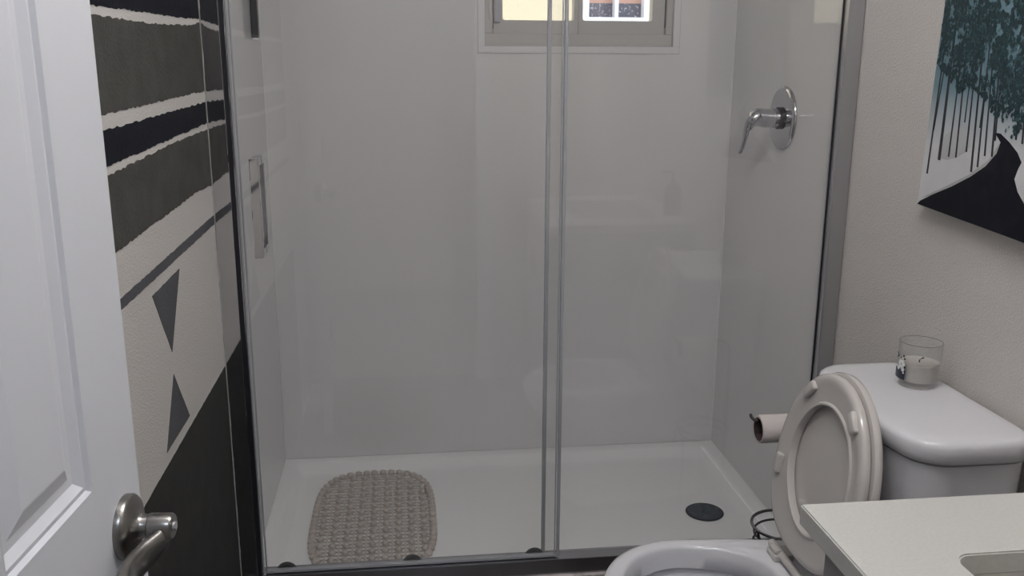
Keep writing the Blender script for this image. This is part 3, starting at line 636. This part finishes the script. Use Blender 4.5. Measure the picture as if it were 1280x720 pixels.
for li, cnt in ((0, 24000), (1, 11000), (2, 2600)):
    g = bmesh.new()
    for _ in range(cnt):
        u = rnd.uniform(0.004, PW - 0.004); lo = lower(u); v = lo + 0.015 + (PH - 0.02 - lo) * rnd.random() ** 1.35
        nz = noise.noise(Vector((u * 34, v * 26, 1.7))) + 0.5 * noise.noise(Vector((u * 80, v * 70, 5.1)))
        if nz > 0.22 + rnd.uniform(-0.08, 0.08) and li == 0: continue
        if li == 1 and nz > 0.30: continue
        if v < lo + 0.07 and rnd.random() < 0.6: continue
        if li == 2 and v < lo + 0.03: continue
        s = rnd.uniform(0.0016, 0.0050) * (1.15 if li == 0 else 0.7); a0 = rnd.uniform(0, PI); n = 5; pts = []
        for k in range(n):
            t = a0 + 2 * PI * k / n; r = s * rnd.uniform(0.5, 1.1); pts.append((min(PW, max(0, u + r * math.cos(t))), min(PH, v + r * math.sin(t) * 1.3)))
        h = 0.0009 + 0.0004 * li + rnd.uniform(0, 0.0003)
        g.faces.new([g.verts.new(pc(a, b_, h)) for a, b_ in pts])
    me = link('painted_leaves', g, m_teal[li], pt); tag(me, kind='stuff')

# ---------------------------------------------------------------- vanity, worktop, basin, tap, soap bottle
vn = thing('vanity_cabinet', 'grey vanity cabinet under the white worktop', 'cabinet', (1.24, -2.3, 0))
g = bmesh.new()
for q in ((0.985, 1.515, -1.971, -1.953, 0.08, 0.7925), (0.985, 1.515, -2.62, -2.602, 0.08, 0.7925), (0.985, 1.515, -2.602, -1.971, 0.08, 0.098), (1.50, 1.515, -2.602, -1.971, 0.098, 0.7925), (0.985, 1.003, -2.602, -1.971, 0.098, 0.13)): bx(g, *q)
link('carcass', g, m_cab, vn)
link('plinth', box(1.03, 1.51, -2.61, -1.97, 0.001, 0.0795), m_gasket_gap, vn)
for y0, y1, ky in ((-2.285, -1.954, -2.25), (-2.619, -2.289, -2.325)):
    d_ = link('cabinet_door', box(0.966, 0.9848, y0, y1, 0.085, 0.785, 0.002, 1), m_cab, vn)
    link('handle', tube(bmesh.new(), [(0.9658, ky, 0.56), (0.945, ky, 0.56), (0.945, ky, 0.68), (0.9658, ky, 0.68)], 0.005, 10), m_nickel, d_, True)
g = bmesh.new(); outer = [(0.955, -2.645), (1.515, -2.645), (1.515, -1.896), (0.955, -1.896)]
inner = rrect(1.084, 1.440, -2.50, -2.044, 0.022, 6)
def loop(pts, z):
    vs = [g.verts.new((x, y, z)) for x, y in pts]; return vs, [g.edges.new((vs[i], vs[(i + 1) % len(vs)])) for i in range(len(vs))]
vo, eo = loop(outer, 0.823); vi, ei = loop(inner, 0.823)
bmesh.ops.triangle_fill(g, edges=eo + ei, use_beauty=True)
ex = bmesh.ops.extrude_face_region(g, geom=list(g.faces))
for q in ex['geom']:
    if isinstance(q, bmesh.types.BMVert): q.co.z -= 0.0295
bmesh.ops.recalc_face_normals(g, faces=g.faces)
sharp = [ed for ed in g.edges if len(ed.link_faces) == 2 and ed.calc_face_angle(0) > 1.2]
bmesh.ops.bevel(g, geom=sharp, offset=0.002, segments=2, affect='EDGES')
ct = tag(link('vanity_worktop', g, m_counter, None, True, 30), 'white speckled stone worktop beside the toilet', 'worktop')
bs = thing('sink_basin', 'rectangular undermount sink let into the white worktop', 'sink', (1.262, -2.27, 0.65))
def rrz(x0, x1, y0, y1, r, z): return [(p[0], p[1], z) for p in rrect(x0, x1, y0, y1, r, 6)]
link('bowl', loft(bmesh.new(), [rrz(1.07, 1.454, -2.514, -2.03, 0.03, 0.7930), rrz(1.082, 1.442, -2.502, -2.042, 0.026, 0.7930), rrz(1.086, 1.438, -2.498, -2.046, 0.03, 0.77), rrz(1.095, 1.43, -2.49, -2.055, 0.04, 0.70), rrz(1.12, 1.405, -2.465, -2.08, 0.05, 0.672), rrz(1.2, 1.3, -2.36, -2.2, 0.04, 0.667)], False, True), m_basin, bs, True, 60)
link('waste', lathe(bmesh.new(), [(0.0, 0.0), (0.022, 0.0), (0.02, 0.003), (0.0, 0.003)], T(1.26, -2.28, 0.6675), 24), m_chrome, bs, True)
tpz = 0.8232
sb = thing('soap_dispenser', 'dark pump soap bottle on the white worktop corner', 'soap bottle', (1.470, -2.10, tpz))
link('bottle', lathe(bmesh.new(), [(0.0, 0), (0.03, 0), (0.032, 0.003), (0.032, 0.10), (0.026, 0.115), (0.012, 0.122), (0.012, 0.13), (0.0, 0.13)], T(1.470, -2.10, tpz), 28), m_soap, sb, True)
link('pump', tube(bmesh.new(), [(1.470, -2.10, tpz + 0.130), (1.470, -2.10, tpz + 0.165), (1.465, -2.10, tpz + 0.170), (1.427, -2.10, tpz + 0.166)], 0.006, 10), m_soap, sb, True)

# ---------------------------------------------------------------- lamps
vl = thing('ceiling_bar_lamp', 'three globe bar lamp on the bathroom ceiling', 'ceiling lamp', (0.78, -2.0, CEIL))
link('backplate', box(0.46, 1.10, -2.03, -1.97, CEIL - 0.022, CEIL - 0.001, 0.004), m_nickel, vl)
for x in (0.53, 0.78, 1.03):
    a = link('arm', tube(bmesh.new(), [(x, -2.0, CEIL - 0.0225), (x, -2.0, CEIL - 0.05)], 0.010, 10), m_nickel, vl, True)
    link('globe', lathe(bmesh.new(), [(0.0, -0.05)] + [(0.05 * math.cos(math.radians(t)), 0.05 * math.sin(math.radians(t))) for t in range(-75, 90, 15)] + [(0.0, 0.05)], T(x, -2.0, CEIL - 0.101), 24), m_bulb, vl, True)
hl = thing('hall_fill_lamp', 'added unseen fill lamp in the hall outside', 'ceiling lamp', (0.5, -3.55, CEIL))  # added lamp, never in view; cool fill for the door and shower
link('shade', lathe(bmesh.new(), [(0.0, -0.08), (0.08, -0.075), (0.14, -0.05), (0.165, -0.002), (0.0, -0.002)], T(0.5, -3.55, CEIL), 36), m_hall_fill, hl, True)
